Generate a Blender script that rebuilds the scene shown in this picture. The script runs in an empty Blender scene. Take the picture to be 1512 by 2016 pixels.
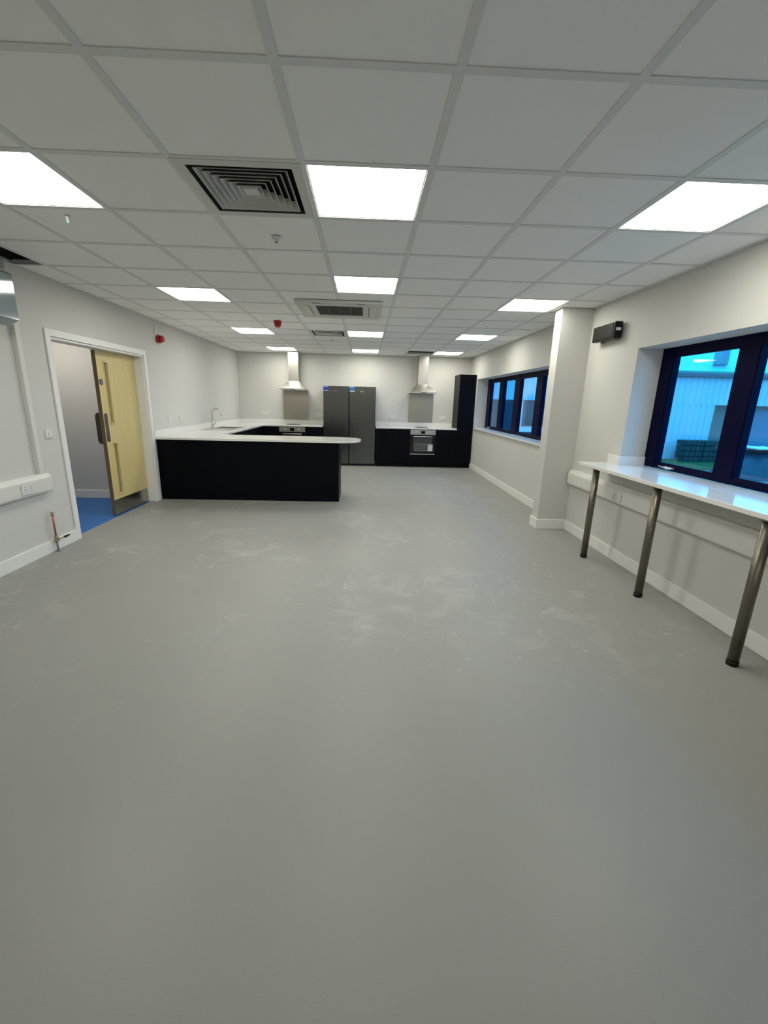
import bpy, math, random
from mathutils import Vector, Matrix
random.seed(4)
S = bpy.context.scene
COL = S.collection
PI = math.pi

# ------------------------------------------------------------------ camera, world, exposure
XL, XR, YB, YF, CE = -2.087, 3.42, 8.846, -5.0, 2.526
cam_d = bpy.data.cameras.new('camera'); cam = bpy.data.objects.new('camera', cam_d); COL.objects.link(cam)
yaw, pitch, roll = -0.03531, -0.25287, -0.02488
Rz = Matrix.Rotation(yaw, 3, 'Z'); Rx = Matrix.Rotation(pitch, 3, 'X'); Ry = Matrix.Rotation(roll, 3, 'Y')
R = Rz @ Rx @ Ry                                   # columns: right, forward, up
right, fwd, up = R.col[0], R.col[1], R.col[2]
M3 = Matrix((right, up, -fwd)).transposed()
cam.matrix_world = Matrix.Translation((0.90815, -1.67936, 1.48233)) @ M3.to_4x4()
cam_d.sensor_fit = 'VERTICAL'; cam_d.sensor_height = 36; cam_d.lens = 835.4 / 2016 * 36
cam_d.shift_x = 12.2 / 2016; cam_d.shift_y = -1.86 / 2016
cam_d.clip_start = 0.02; cam_d.clip_end = 200
S.camera = cam
PANEL = 16.8          # LED panel radiance
SKY = 3.6
w = bpy.data.worlds.new('sky'); S.world = w; w.use_nodes = True
bg = w.node_tree.nodes['Background']; bg.inputs[0].default_value = (0.05, 0.455, 1.0, 1); bg.inputs[1].default_value = SKY
S.view_settings.view_transform = 'Standard'; S.view_settings.look = 'None'
S.view_settings.gamma = 1; S.view_settings.use_curve_mapping = False
S.view_settings.exposure = 0.0

# ------------------------------------------------------------------ materials
MATS = {}
def mat(name, col, rough=0.5, metal=0.0, spec=0.5, bump=None, noise=None, emit=None, coat=0.0):
    m = bpy.data.materials.new(name); m.use_nodes = True
    nt = m.node_tree; b = nt.nodes['Principled BSDF']
    b.inputs['Base Color'].default_value = (*col, 1); b.inputs['Roughness'].default_value = rough
    b.inputs['Metallic'].default_value = metal; b.inputs['Specular IOR Level'].default_value = spec
    b.inputs['Coat Weight'].default_value = coat
    if emit:
        b.inputs['Emission Color'].default_value = (*emit[0], 1); b.inputs['Emission Strength'].default_value = emit[1]
    tc = nt.nodes.new('ShaderNodeTexCoord')
    if noise:                                       # (scale, amount) small colour variation
        n = nt.nodes.new('ShaderNodeTexNoise'); n.inputs['Scale'].default_value = noise[0]; n.inputs['Detail'].default_value = 5
        nt.links.new(tc.outputs['Object'], n.inputs['Vector'])
        mx = nt.nodes.new('ShaderNodeMix'); mx.data_type = 'RGBA'
        a = noise[1]
        mx.inputs[6].default_value = (*[c * (1 - a) for c in col], 1); mx.inputs[7].default_value = (*[min(1, c * (1 + a)) for c in col], 1)
        nt.links.new(n.outputs['Fac'], mx.inputs[0]); nt.links.new(mx.outputs[2], b.inputs['Base Color'])
    if bump:                                        # (scale, strength, distance)
        n = nt.nodes.new('ShaderNodeTexNoise'); n.inputs['Scale'].default_value = bump[0]; n.inputs['Detail'].default_value = 4
        nt.links.new(tc.outputs['Object'], n.inputs['Vector'])
        bp = nt.nodes.new('ShaderNodeBump'); bp.inputs['Strength'].default_value = bump[1]; bp.inputs['Distance'].default_value = bump[2]
        nt.links.new(n.outputs['Fac'], bp.inputs['Height']); nt.links.new(bp.outputs['Normal'], b.inputs['Normal'])
    MATS[name] = m
    return m

def brushed(name, col, rough, axis_scale):
    m = mat(name, col, rough, 1.0)
    nt = m.node_tree; b = nt.nodes['Principled BSDF']
    tc = nt.nodes.new('ShaderNodeTexCoord'); mp = nt.nodes.new('ShaderNodeMapping'); mp.inputs['Scale'].default_value = axis_scale
    n = nt.nodes.new('ShaderNodeTexNoise'); n.inputs['Scale'].default_value = 30; n.inputs['Detail'].default_value = 3
    nt.links.new(tc.outputs['Object'], mp.inputs['Vector']); nt.links.new(mp.outputs['Vector'], n.inputs['Vector'])
    mr = nt.nodes.new('ShaderNodeMapRange'); mr.inputs['To Min'].default_value = rough * 0.8; mr.inputs['To Max'].default_value = rough * 1.25
    nt.links.new(n.outputs['Fac'], mr.inputs['Value']); nt.links.new(mr.outputs['Result'], b.inputs['Roughness'])
    bp = nt.nodes.new('ShaderNodeBump'); bp.inputs['Strength'].default_value = 0.08; bp.inputs['Distance'].default_value = 0.001
    nt.links.new(n.outputs['Fac'], bp.inputs['Height']); nt.links.new(bp.outputs['Normal'], b.inputs['Normal'])
    return m

M_wall = mat('wall_paint', (0.60, 0.592, 0.555), 0.7, bump=(220, 0.08, 0.001), noise=(1.1, 0.02))
M_trim = mat('white_satin', (0.80, 0.79, 0.76), 0.42)
M_tile = mat('ceiling_tile', (0.88, 0.88, 0.86), 0.9, bump=(260, 0.25, 0.001), noise=(380, 0.035))
M_grid = mat('ceiling_grid_metal', (0.70, 0.71, 0.69), 0.55)
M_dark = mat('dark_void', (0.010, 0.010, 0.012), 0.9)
M_panel = mat('led_diffuser', (0.9, 0.9, 0.88), 0.5, emit=((1.0, 0.975, 0.875), PANEL))
M_plastic = mat('white_plastic', (0.69, 0.68, 0.64), 0.35)
M_plastic_g = mat('off_white_plastic', (0.66, 0.65, 0.60), 0.4)
M_ventw = mat('vent_white', (0.62, 0.62, 0.58), 0.5)
M_baffle_shade = mat('baffle_shade_grey', (0.055, 0.055, 0.052), 0.7)  # grey baffle metal, darkened for the shade between vent louvres
M_slot = mat('socket_slot', (0.08, 0.08, 0.08), 0.6)
M_red = mat('red_plastic', (0.40, 0.008, 0.012), 0.35)
M_navy = mat('navy_black_laminate', (0.0008, 0.0013, 0.004), 0.42, spec=0.12, noise=(3, 0.1))
M_top = mat('white_quartz', (0.80, 0.79, 0.76), 0.16, noise=(90, 0.03), coat=0.2)
M_steel = brushed('brushed_steel', (0.62, 0.60, 0.56), 0.30, (1, 1, 30))
M_steelh = brushed('brushed_steel_handle', (0.55, 0.53, 0.50), 0.25, (40, 40, 1))
M_leg = brushed('brushed_leg_steel', (0.20, 0.18, 0.15), 0.34, (1, 1, 60))
M_fridge = brushed('dark_fridge_steel', (0.145, 0.15, 0.143), 0.22, (30, 30, 1))
M_fridgeside = mat('fridge_side_grey', (0.22, 0.22, 0.22), 0.5)
M_kick = brushed('kick_plate_steel', (0.40, 0.39, 0.36), 0.22, (1, 30, 1))
M_black = mat('black_plastic', (0.004, 0.004, 0.005), 0.4, spec=0.25)
M_blackgl = mat('black_glass', (0.006, 0.006, 0.007), 0.06)
M_ovenin = mat('oven_interior', (0.06, 0.058, 0.055), 0.3)
M_brown = mat('bronze_plate', (0.20, 0.17, 0.145), 0.35, metal=0.8)
M_copper = mat('copper', (0.42, 0.16, 0.10), 0.38, metal=0.8, noise=(40, 0.25))
M_brass = mat('dull_brass', (0.42, 0.36, 0.26), 0.4, metal=0.7)
M_pipe_g = mat('grey_pipe', (0.22, 0.22, 0.19), 0.5)
M_blue = mat('sticker_blue', (0.03, 0.09, 0.55), 0.35)
M_lblue = mat('sticker_light_blue', (0.30, 0.50, 0.80), 0.35)
M_paper = mat('white_label', (0.75, 0.78, 0.80), 0.5)
M_ink = mat('printed_ink', (0.03, 0.03, 0.05), 0.5)
M_whiteink = mat('white_print', (0.8, 0.8, 0.8), 0.5)
M_disc = mat('sign_blue', (0.012, 0.02, 0.10), 0.4)
M_frame = mat('window_frame_navy', (0.001, 0.0012, 0.020), 0.45, spec=0.06)
M_silver = mat('satin_silver', (0.62, 0.62, 0.62), 0.3, metal=0.6)
M_acw = mat('ac_gloss_white', (0.24, 0.29, 0.31), 0.08, coat=0.4)
M_green = mat('green_led', (0.1, 0.6, 0.15), 0.4, emit=((0.1, 1.0, 0.25), 4.0))
M_wood = None
M_heat = mat('dark_brown_screen', (0.012, 0.009, 0.007), 0.4, spec=0.25)

def wood_mat():
    m = mat('beech_veneer', (0.5, 0.4, 0.2), 0.45)
    nt = m.node_tree; b = nt.nodes['Principled BSDF']
    tc = nt.nodes.new('ShaderNodeTexCoord'); mp = nt.nodes.new('ShaderNodeMapping'); mp.inputs['Scale'].default_value = (6, 6, 0.5)
    n = nt.nodes.new('ShaderNodeTexNoise'); n.inputs['Scale'].default_value = 4; n.inputs['Detail'].default_value = 6
    cr = nt.nodes.new('ShaderNodeValToRGB')
    cr.color_ramp.elements[0].color = (0.62, 0.50, 0.225, 1); cr.color_ramp.elements[1].color = (0.68, 0.555, 0.26, 1)
    cr.color_ramp.elements[0].position = 0.3; cr.color_ramp.elements[1].position = 0.7
    nt.links.new(tc.outputs['Object'], mp.inputs['Vector']); nt.links.new(mp.outputs['Vector'], n.inputs['Vector'])
    nt.links.new(n.outputs['Fac'], cr.inputs['Fac']); nt.links.new(cr.outputs['Color'], b.inputs['Base Color'])
    return m
M_wood = wood_mat()
M_woodedge = mat('beech_edge_lipping', (0.20, 0.14, 0.08), 0.5)

def glass_mat():
    m = bpy.data.materials.new('window_glass'); m.use_nodes = True
    nt = m.node_tree; nt.nodes.clear()
    out = nt.nodes.new('ShaderNodeOutputMaterial'); tr = nt.nodes.new('ShaderNodeBsdfTransparent'); gl = nt.nodes.new('ShaderNodeBsdfGlossy')
    tr.inputs[0].default_value = (0.93, 0.95, 0.97, 1); gl.inputs['Roughness'].default_value = 0.01
    lw = nt.nodes.new('ShaderNodeLayerWeight'); lw.inputs['Blend'].default_value = 0.5; mx = nt.nodes.new('ShaderNodeMixShader')
    pw = nt.nodes.new('ShaderNodeMath'); pw.operation = 'POWER'; pw.inputs[1].default_value = 4.5; nt.links.new(lw.outputs['Facing'], pw.inputs[0])
    fr = nt.nodes.new('ShaderNodeMath'); fr.operation = 'MULTIPLY_ADD'; fr.inputs[1].default_value = 0.9; fr.inputs[2].default_value = 0.025
    nt.links.new(pw.outputs[0], fr.inputs[0])
    nt.links.new(fr.outputs[0], mx.inputs[0]); nt.links.new(tr.outputs[0], mx.inputs[1]); nt.links.new(gl.outputs[0], mx.inputs[2])
    nt.links.new(mx.outputs[0], out.inputs[0])
    return m
M_glass = glass_mat()

def floor_mat():
    m = mat('grey_vinyl_floor', (0.2, 0.2, 0.19), 0.5, spec=0.5)
    nt = m.node_tree; b = nt.nodes['Principled BSDF']; L = nt.links.new
    tc = nt.nodes.new('ShaderNodeTexCoord')
    def noise(scale, det, rough=0.5, vec=None, dist=0.0):
        n = nt.nodes.new('ShaderNodeTexNoise'); n.inputs['Scale'].default_value = scale; n.inputs['Detail'].default_value = det
        n.inputs['Roughness'].default_value = rough; n.inputs['Distortion'].default_value = dist
        L(vec or tc.outputs['Object'], n.inputs['Vector']); return n
    def rng(v, a, b_, c, d):
        r = nt.nodes.new('ShaderNodeMapRange'); r.inputs['From Min'].default_value = a; r.inputs['From Max'].default_value = b_
        r.inputs['To Min'].default_value = c; r.inputs['To Max'].default_value = d; L(v, r.inputs['Value']); return r.outputs['Result']
    def mul(a, b_):
        r = nt.nodes.new('ShaderNodeMath'); r.operation = 'MULTIPLY'; L(a, r.inputs[0])
        if hasattr(b_, 'is_output'): L(b_, r.inputs[1])
        else: r.inputs[1].default_value = b_
        return r.outputs[0]
    def mix(f, a, b_):
        x = nt.nodes.new('ShaderNodeMix'); x.data_type = 'RGBA'; L(f, x.inputs[0])
        for i, v in ((6, a), (7, b_)):
            if isinstance(v, tuple): x.inputs[i].default_value = (*v, 1)
            else: L(v, x.inputs[i])
        return x.outputs[2]
    speck = noise(420, 2).outputs['Fac']; cloud = noise(0.7, 4).outputs['Fac']
    c = mix(rng(speck, 0.35, 0.65, 0, 1), (0.262, 0.264, 0.243), (0.298, 0.300, 0.278))
    c2 = mix(rng(cloud, 0.3, 0.7, 0, 0.5), c, (0.274, 0.282, 0.268))
    # plaster dust scuffs: small footprint-like smudges, most of them in front of the kitchen
    sc = noise(3.2, 5, 0.62, dist=0.6).outputs['Fac']; zone = noise(0.9, 2).outputs['Fac']
    sx = nt.nodes.new('ShaderNodeSeparateXYZ'); L(tc.outputs['Object'], sx.inputs[0])
    near = rng(sx.outputs['Y'], -2.2, -0.8, 0.0, 1.0)
    f = mul(mul(rng(sc, 0.52, 0.62, 0, 1), rng(zone, 0.42, 0.58, 0, 1)), near)
    fine = noise(9.0, 6, 0.7, dist=1.0).outputs['Fac']
    f2 = mul(mul(rng(fine, 0.60, 0.66, 0, 1), rng(zone, 0.42, 0.56, 0.1, 1)), near)
    c3 = mix(mul(f, 0.36), c2, (0.40, 0.395, 0.37)); c4 = mix(mul(f2, 0.65), c3, (0.47, 0.46, 0.43))
    L(c4, b.inputs['Base Color'])
    L(rng(cloud, 0.3, 0.7, 0.42, 0.50), b.inputs['Roughness'])
    bp = nt.nodes.new('ShaderNodeBump'); bp.inputs['Strength'].default_value = 0.12; bp.inputs['Distance'].default_value = 0.001
    L(speck, bp.inputs['Height']); L(bp.outputs['Normal'], b.inputs['Normal'])
    return m
M_floor = floor_mat()
M_bluefloor = mat('blue_vinyl', (0.015, 0.13, 0.42), 0.45, noise=(2, 0.08))
M_clad = mat('pale_cladding', (0.62, 0.64, 0.66), 0.5, noise=(1.5, 0.06))
M_roof = mat('grey_sheet_roof', (0.10, 0.62, 0.46), 0.5, noise=(1.0, 0.05))
M_gutter = mat('gutter_dark', (0.10, 0.11, 0.13), 0.5)
M_brick = mat('dull_brickwork', (0.16, 0.10, 0.09), 0.8, noise=(5, 0.2))
M_steeldoor = mat('grey_door_sheet', (0.30, 0.20, 0.17), 0.6, noise=(1, 0.1))
M_ground = mat('paving', (0.20, 0.20, 0.18), 0.9, noise=(3, 0.15))
M_grass = mat('grass', (0.05, 0.12, 0.02), 0.9, noise=(14, 0.5), bump=(60, 1.0, 0.03))
M_crate = mat('dark_crate', (0.045, 0.05, 0.045), 0.7, noise=(6, 0.4))
M_tarp = mat('dark_tarpaulin', (0.035, 0.04, 0.055), 0.45, noise=(4, 0.4), bump=(3, 1.0, 0.05))
M_sheet = mat('white_sheeting', (0.75, 0.78, 0.78), 0.5, bump=(6, 1.0, 0.05))

# ------------------------------------------------------------------ builders (all geometry is given in world coordinates)
WL = {}
class MB:
    def __init__(s): s.v, s.f, s.sm = [], [], []
    def add(s, vs, fs, smooth=False):
        b = len(s.v); s.v += [Vector(p) for p in vs]; s.f += [tuple(b + i for i in f) for f in fs]; s.sm += [smooth] * len(fs); return s
    def box(s, x0, x1, y0, y1, z0, z1):
        vs = [(x, y, z) for z in (z0, z1) for (x, y) in ((x0, y0), (x1, y0), (x1, y1), (x0, y1))]
        return s.add(vs, [(3, 2, 1, 0), (4, 5, 6, 7), (0, 1, 5, 4), (1, 2, 6, 5), (2, 3, 7, 6), (3, 0, 4, 7)])
    def loft(s, rings, cap=True, smooth=False, closed=True):
        n = len(rings[0]); vs = [p for r in rings for p in r]; fs = []
        for k in range(len(rings) - 1):
            for i in range(n if closed else n - 1):
                j = (i + 1) % n; fs.append((k * n + i, k * n + j, (k + 1) * n + j, (k + 1) * n + i))
        b = len(s.v); s.add(vs, fs, smooth)
        if cap:
            s.f.append(tuple(b + i for i in reversed(range(n)))); s.sm.append(False)
            s.f.append(tuple(b + (len(rings) - 1) * n + i for i in range(n))); s.sm.append(False)
        return s
    def cyl(s, p0, p1, r0, r1=None, n=24, cap=True, smooth=True):
        r1 = r0 if r1 is None else r1; p0, p1 = Vector(p0), Vector(p1); d = (p1 - p0).normalized()
        a = Vector((0, 0, 1)) if abs(d.z) < 0.9 else Vector((1, 0, 0)); u = d.cross(a).normalized(); v = d.cross(u)
        ring = lambda c, r: [c + (u * math.cos(t) + v * math.sin(t)) * r for t in [2 * PI * i / n for i in range(n)]]
        return s.loft([ring(p0, r0), ring(p1, r1)], cap, smooth)
    def lathe(s, c, prof, n=28, ax='Z'):
        rings = []
        for r, h in prof:
            ring = []
            for i in range(n):
                t = 2 * PI * i / n; a, b = r * math.cos(t), r * math.sin(t)
                ring.append(Vector(c) + (Vector((a, b, h)) if ax == 'Z' else Vector((h, a, b)) if ax == 'X' else Vector((a, h, b))))
            rings.append(ring)
        return s.loft(rings, True, True)
    def tube(s, pts, r, n=14):
        pts = [Vector(p) for p in pts]; rings = []; prev = None
        for k, p in enumerate(pts):
            d = ((pts[min(k + 1, len(pts) - 1)] - pts[max(k - 1, 0)])).normalized()
            if prev is None:
                a = Vector((0, 1, 0)) if abs(d.y) < 0.9 else Vector((1, 0, 0)); u = d.cross(a).normalized()
            else: u = (prev - d * prev.dot(d)).normalized()
            prev = u; v = d.cross(u)
            rr = r[k] if isinstance(r, (list, tuple)) else r
            rings.append([p + (u * math.cos(t) + v * math.sin(t)) * rr for t in [2 * PI * i / n for i in range(n)]])
        return s.loft(rings, True, True)
    def prism(s, poly, z0, z1):                      # polygon in xy extruded in z
        return s.loft([[(x, y, z0) for x, y in poly], [(x, y, z1) for x, y in poly]])
    def prismY(s, poly, y0, y1):                     # polygon in xz extruded in y
        return s.loft([[(x, y0, z) for x, z in poly], [(x, y1, z) for x, z in poly]])
    def prismX(s, poly, x0, x1):                     # polygon in yz extruded in x
        return s.loft([[(x0, y, z) for y, z in poly], [(x1, y, z) for y, z in poly]])
    def xf(s, fn): s.v = [Vector(fn(p)) for p in s.v]; return s
    def build(s, name, m, parent=None, bevel=0.0, seg=2):
        me = bpy.data.meshes.new(name)
        lo = Vector([min(p[i] for p in s.v) for i in range(3)]); hi = Vector([max(p[i] for p in s.v) for i in range(3)])
        o_ = Vector(((lo.x + hi.x) / 2, (lo.y + hi.y) / 2, lo.z))
        me.from_pydata([tuple(p - o_) for p in s.v], [], s.f)
        for p, sm in zip(me.polygons, s.sm): p.use_smooth = sm
        import bmesh
        bm = bmesh.new(); bm.from_mesh(me); bmesh.ops.recalc_face_normals(bm, faces=bm.faces); bm.to_mesh(me); bm.free()
        me.materials.append(m)
        o = bpy.data.objects.new(name, me); COL.objects.link(o)
        pw = Vector((0, 0, 0))
        if parent is not None: o.parent = parent; pw = WL[parent.name]
        o.location = o_ - pw; WL[o.name] = o_
        if bevel:
            b = o.modifiers.new('bevel', 'BEVEL'); b.width = bevel; b.segments = seg; b.limit_method = 'ANGLE'; b.angle_limit = math.radians(50)
        return o

def thing(name, label, cat, loc, group=None):
    o = bpy.data.objects.new(name, None); COL.objects.link(o); o.location = loc; o.empty_display_size = 0.1
    WL[o.name] = Vector(loc); o['label'] = label; o['category'] = cat
    if group: o['group'] = group
    return o
def tag(o, label, cat, group=None):
    o['label'] = label; o['category'] = cat
    if group: o['group'] = group
    return o
def struct(name, loc=None, mb=None, m=None, bevel=0.0):
    if mb is None:
        o = bpy.data.objects.new(name, None); COL.objects.link(o); o.location = loc; WL[o.name] = Vector(loc)
    else: o = mb.build(name, m, None, bevel)
    o['kind'] = 'structure'; return o
def dup(root, loc, label, group=None):
    def rec(o, par):
        c = o.copy(); COL.objects.link(c)
        if par is not None: c.parent = par
        for ch in list(o.children): rec(ch, c)
        return c
    r = rec(root, None); r.location = loc; r['label'] = label
    if group: r['group'] = group
    return r
def text(name, s, loc, size, m, parent, facing='-Y', ext=0.0008):
    cu = bpy.data.curves.new(name, 'FONT'); cu.body = s; cu.size = size; cu.extrude = ext; cu.align_x = 'CENTER'; cu.align_y = 'CENTER'
    t = bpy.data.objects.new(name + '_tmp', cu); COL.objects.link(t)
    dg = bpy.context.evaluated_depsgraph_get(); me = bpy.data.meshes.new_from_object(t.evaluated_get(dg))
    bpy.data.objects.remove(t, do_unlink=True); me.materials.clear(); me.materials.append(m)
    rot = {'-Y': Matrix.Rotation(PI / 2, 4, 'X'), '+X': Matrix.Rotation(PI / 2, 4, 'Z') @ Matrix.Rotation(PI / 2, 4, 'X')}[facing]
    me.transform(rot)
    o = bpy.data.objects.new(name, me); COL.objects.link(o); o.parent = parent; o.location = Vector(loc) - WL[parent.name]; WL[o.name] = Vector(loc)
    return o

# ------------------------------------------------------------------ the room shell
TOPZ = 2.95
struct('floor', mb=MB().box(XL - 0.09, XR + 0.3, YF - 0.2, YB + 0.2, -0.10, 0.0), m=M_floor)
corr = struct('floor', mb=MB().box(-4.3, XL - 0.09, 0.6, 4.57, -0.10, -0.0005), m=M_bluefloor)
DY0, DY1, DZ = 2.70, 4.445, 2.005                                     # door opening in the left wall
LT = 0.16
wl = MB().box(XL - LT, XL, YF, DY0, 0, TOPZ).box(XL - LT, XL, DY1, YB + .15, 0, TOPZ).box(XL - LT, XL, DY0, DY1, DZ, TOPZ)
struct('wall_left', mb=wl, m=M_wall)
struct('wall_back', mb=MB().box(XL, XR, YB, YB + 0.15, 0, TOPZ), m=M_wall)
struct('wall_front', mb=MB().box(XL, XR, YF - 0.15, YF, 0, TOPZ), m=M_wall)
RT = 0.32
W1 = (4.02, 8.165, 0.95, 2.014); W2 = (-0.62, 2.415, 0.905, 2.014)     # y0 y1 z0 z1 of the two window openings
wr = MB()
for a, b in ((YF, W2[0]), (W2[1], W1[0]), (W1[1], YB + .15)): wr.box(XR, XR + RT, a, b, 0, TOPZ)
for q in (W1, W2): wr.box(XR, XR + RT, q[0], q[1], 0, q[2] - 0.03).box(XR, XR + RT, q[0], q[1], q[3], TOPZ)
struct('wall_right', mb=wr, m=M_wall)
struct('wall_pier', mb=MB().box(3.063, XR, 3.325, 3.505, 0, CE), m=M_wall)
# corridor beyond the door
struct('wall_corridor', mb=MB().box(-4.3, XL - LT, 4.57, 4.7, 0, 2.6).box(-4.4, -4.3, 0.5, 4.7, 0, 2.6).box(-4.3, XL - LT, 0.5, 0.6, 0, 2.6), m=M_wall)
struct('ceiling', mb=MB().box(-4.4, XL - LT, 0.5, 4.7, 2.45, 2.6), m=M_tile)
# baseboards
def board(name, mb): struct(name, mb=mb, m=M_trim, bevel=0.004)
SH, SD = 0.118, 0.018
board('baseboard_left', MB().box(XL, XL + SD, YF, 2.643, 0, SH))
board('baseboard_right', MB().box(XR - SD, XR, YF, 3.325 - SD, 0, SH))
board('baseboard_right', MB().box(XR - SD, XR, 3.505, 8.30, 0, SH))
board('baseboard_pier', MB().box(3.063 - SD, XR, 3.325 - SD, 3.325, 0, SH).box(3.063 - SD, 3.063, 3.325, 3.505, 0, SH).box(3.063 - SD, XR - SD, 3.505, 3.505 + SD, 0, SH))
board('baseboard_corridor', MB().box(-4.3, XL - LT, 4.57 - SD, 4.57, 0, 0.12))

# ceiling: lay-in tiles with an exposed grid
G = 0.6
LIGHTS = {(1, 1), (-2, 1), (4, 1), (1, 4), (-2, 5), (4, 5), (1, 9), (-2, 9), (4, 9), (1, 13), (-2, 13), (4, 13), (1, -7), (-2, -7), (4, -7)}  # the last row is unseen, added to light the near floor
VENTS = {(0, 1), (0, 9)}
HOLES = {(-4, 3), (3, 13)}
ct = MB(); cb = MB(); BW = 0.034
jr = range(-9, 15); ir = range(-4, 6)
for i in ir:
    for j in jr:
        if (i, j) in LIGHTS or (i, j) in VENTS or (i, j) in HOLES: continue
        x0, x1 = max(XL, i * G), min(XR, i * G + G); y0, y1 = max(YF, j * G), min(YB, j * G + G)
        if x1 - x0 < .01 or y1 - y0 < .01: continue
        ct.box(x0 + .001, x1 - .001, y0 + .001, y1 - .001, CE + 0.004, CE + 0.019)
ceil = struct('ceiling', mb=ct, m=M_tile)
for i in range(-3, 6): cb.box(i * G - BW / 2, i * G + BW / 2, YF, YB, CE, CE + 0.0035).box(i * G - .003, i * G + .003, YF, YB, CE + .0035, CE + .04)
for j in range(-8, 15): cb.box(XL, XR, j * G - BW / 2, j * G + BW / 2, CE + 0.0002, CE + 0.0034).box(XL, XR, j * G - .003, j * G + .003, CE + .0035, CE + .04)
cb.box(XL, XL + .02, YF, YB, CE - .001, CE + .003).box(XR - .02, XR, YF, YB, CE - .001, CE + .003).box(XL, XR, YB - .02, YB, CE - .001, CE + .003)
cb.build('ceiling_grid', M_grid, ceil)
MB().box(XL - LT, XR + RT, YF - .15, YB + .15, TOPZ, TOPZ + .1).build('void_light_block', M_dark, ceil)  # dark slab added to keep sky light out of the ceiling void
MB().box(XL + .001, XL + .006, 1.2, 3.0, CE + .03, TOPZ).build('void_shade', M_dark, ceil)  # dark sheet standing in for shade inside the left ceiling gap
MB().box(1.5, 2.7, YB - .006, YB - .001, CE + .03, TOPZ).build('void_shade', M_dark, ceil)  # likewise blackens the far ceiling gap in place of shade

# ------------------------------------------------------------------ door_1: double doorway, one leaf shown
d1 = struct('door_1', loc=(XL, 3.57, 0))
AR = 0.066
fr = MB()
fr.box(XL, XL + .018, DY0 - AR, DY0, 0, DZ + AR).box(XL, XL + .018, DY1, DY1 + AR, 0, DZ + AR).box(XL, XL + .018, DY0, DY1, DZ, DZ + AR)
fr.build('architrave', M_trim, d1, 0.004)
fr = MB()
fr.box(XL - LT, XL + .001, DY0, DY0 + .022, 0, DZ).box(XL - LT, XL + .001, DY1 - .022, DY1, 0, DZ).box(XL - LT, XL + .001, DY0 + .022, DY1 - .022, DZ - .022, DZ)
fr.build('door_lining', M_trim, d1, 0.002)
hx, hy = XL - 0.113, DY1 - 0.024                     # hinge line of the leaf
ang = math.radians(0.9)
def dl(p):                                           # leaf frame: u from hinge (0) to leading edge, n = depth to the corridor
    u, n, z = p; ca, sa = math.cos(ang), math.sin(ang)
    return (hx - u * sa - n * ca, hy - u * ca + n * sa, z)
def lbox(mb, u0, u1, n0, n1, z0, z1): mb.box(u0, u1, n0, n1, z0, z1); return mb
LW = 0.822
lf = MB()
VP = [(LW - 0.222, LW - 0.112, 1.13, 1.865), (LW - 0.222, LW - 0.137, 0.25, 0.905)]
u0, u1 = LW - 0.222, LW - 0.125
for a in ((0, u0, 0.006, 1.978), (u1, LW - .006, 0.006, 1.978), (u0, u1, 0.006, .25), (u0, u1, .905, 1.13), (u0, u1, 1.865, 1.978)):
    lbox(lf, a[0], a[1], 0, 0.044, a[2], a[3])
leaf = lf.xf(dl).build('door_leaf', M_wood, d1)
lbox(MB(), LW - .006, LW, 0, .044, .006, 1.978).xf(dl).build('edge_lipping', M_woodedge, leaf)
for z0, z1 in ((1.13, 1.865), (.25, .905)):
    g = MB()
    lbox(g, u0, u0 + .012, -.006, .05, z0, z1); lbox(g, u1 - .012, u1, -.006, .05, z0, z1)
    lbox(g, u0, u1, -.006, .05, z0, z0 + .012); lbox(g, u0, u1, -.006, .05, z1 - .012, z1)
    g.xf(dl).build('glazing_bead', M_wood, leaf)
    lbox(MB(), u0 + .012, u1 - .012, .018, .024, z0 + .012, z1 - .012).xf(dl).build('vision_pane', M_glass, leaf)
lbox(MB(), .02, LW - .004, -.0025, -.0002, .006, .2).xf(dl).build('kick_plate', M_kick, leaf)
lbox(MB(), LW - .085, LW - .018, -.003, -.0002, .925, 1.262).xf(dl).build('push_plate', M_brown, leaf, 0.001)
ph = MB()
hp = [(.0442, .90), (.0442, 1.27), (.085, 1.27), (.105, 1.235), (.105, .935), (.085, .90)]
ph.loft([[dl((LW - .045, n, z)) for n, z in hp], [dl((LW - .012, n, z)) for n, z in hp]])
ph.build('pull_handle', M_brown, leaf)
sg = MB().cyl(dl((LW - .048, -.0035, 1.625)), dl((LW - .048, -.0002, 1.625)), .034).build('fire_door_disc', M_disc, leaf)
for k, t in enumerate(('Fire door', 'keep', 'shut')):
    text('disc_text', t, dl((LW - .048, -.0045, 1.637 - .013 * k)), .0125, M_whiteink, leaf, '+X')
hg = MB()
for z in (.25, 1.0, 1.75): hg.cyl((hx - .002, hy + .004, z), (hx - .002, hy + .004, z + .1), .007)
hg.build('hinge', M_silver, d1)

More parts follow.
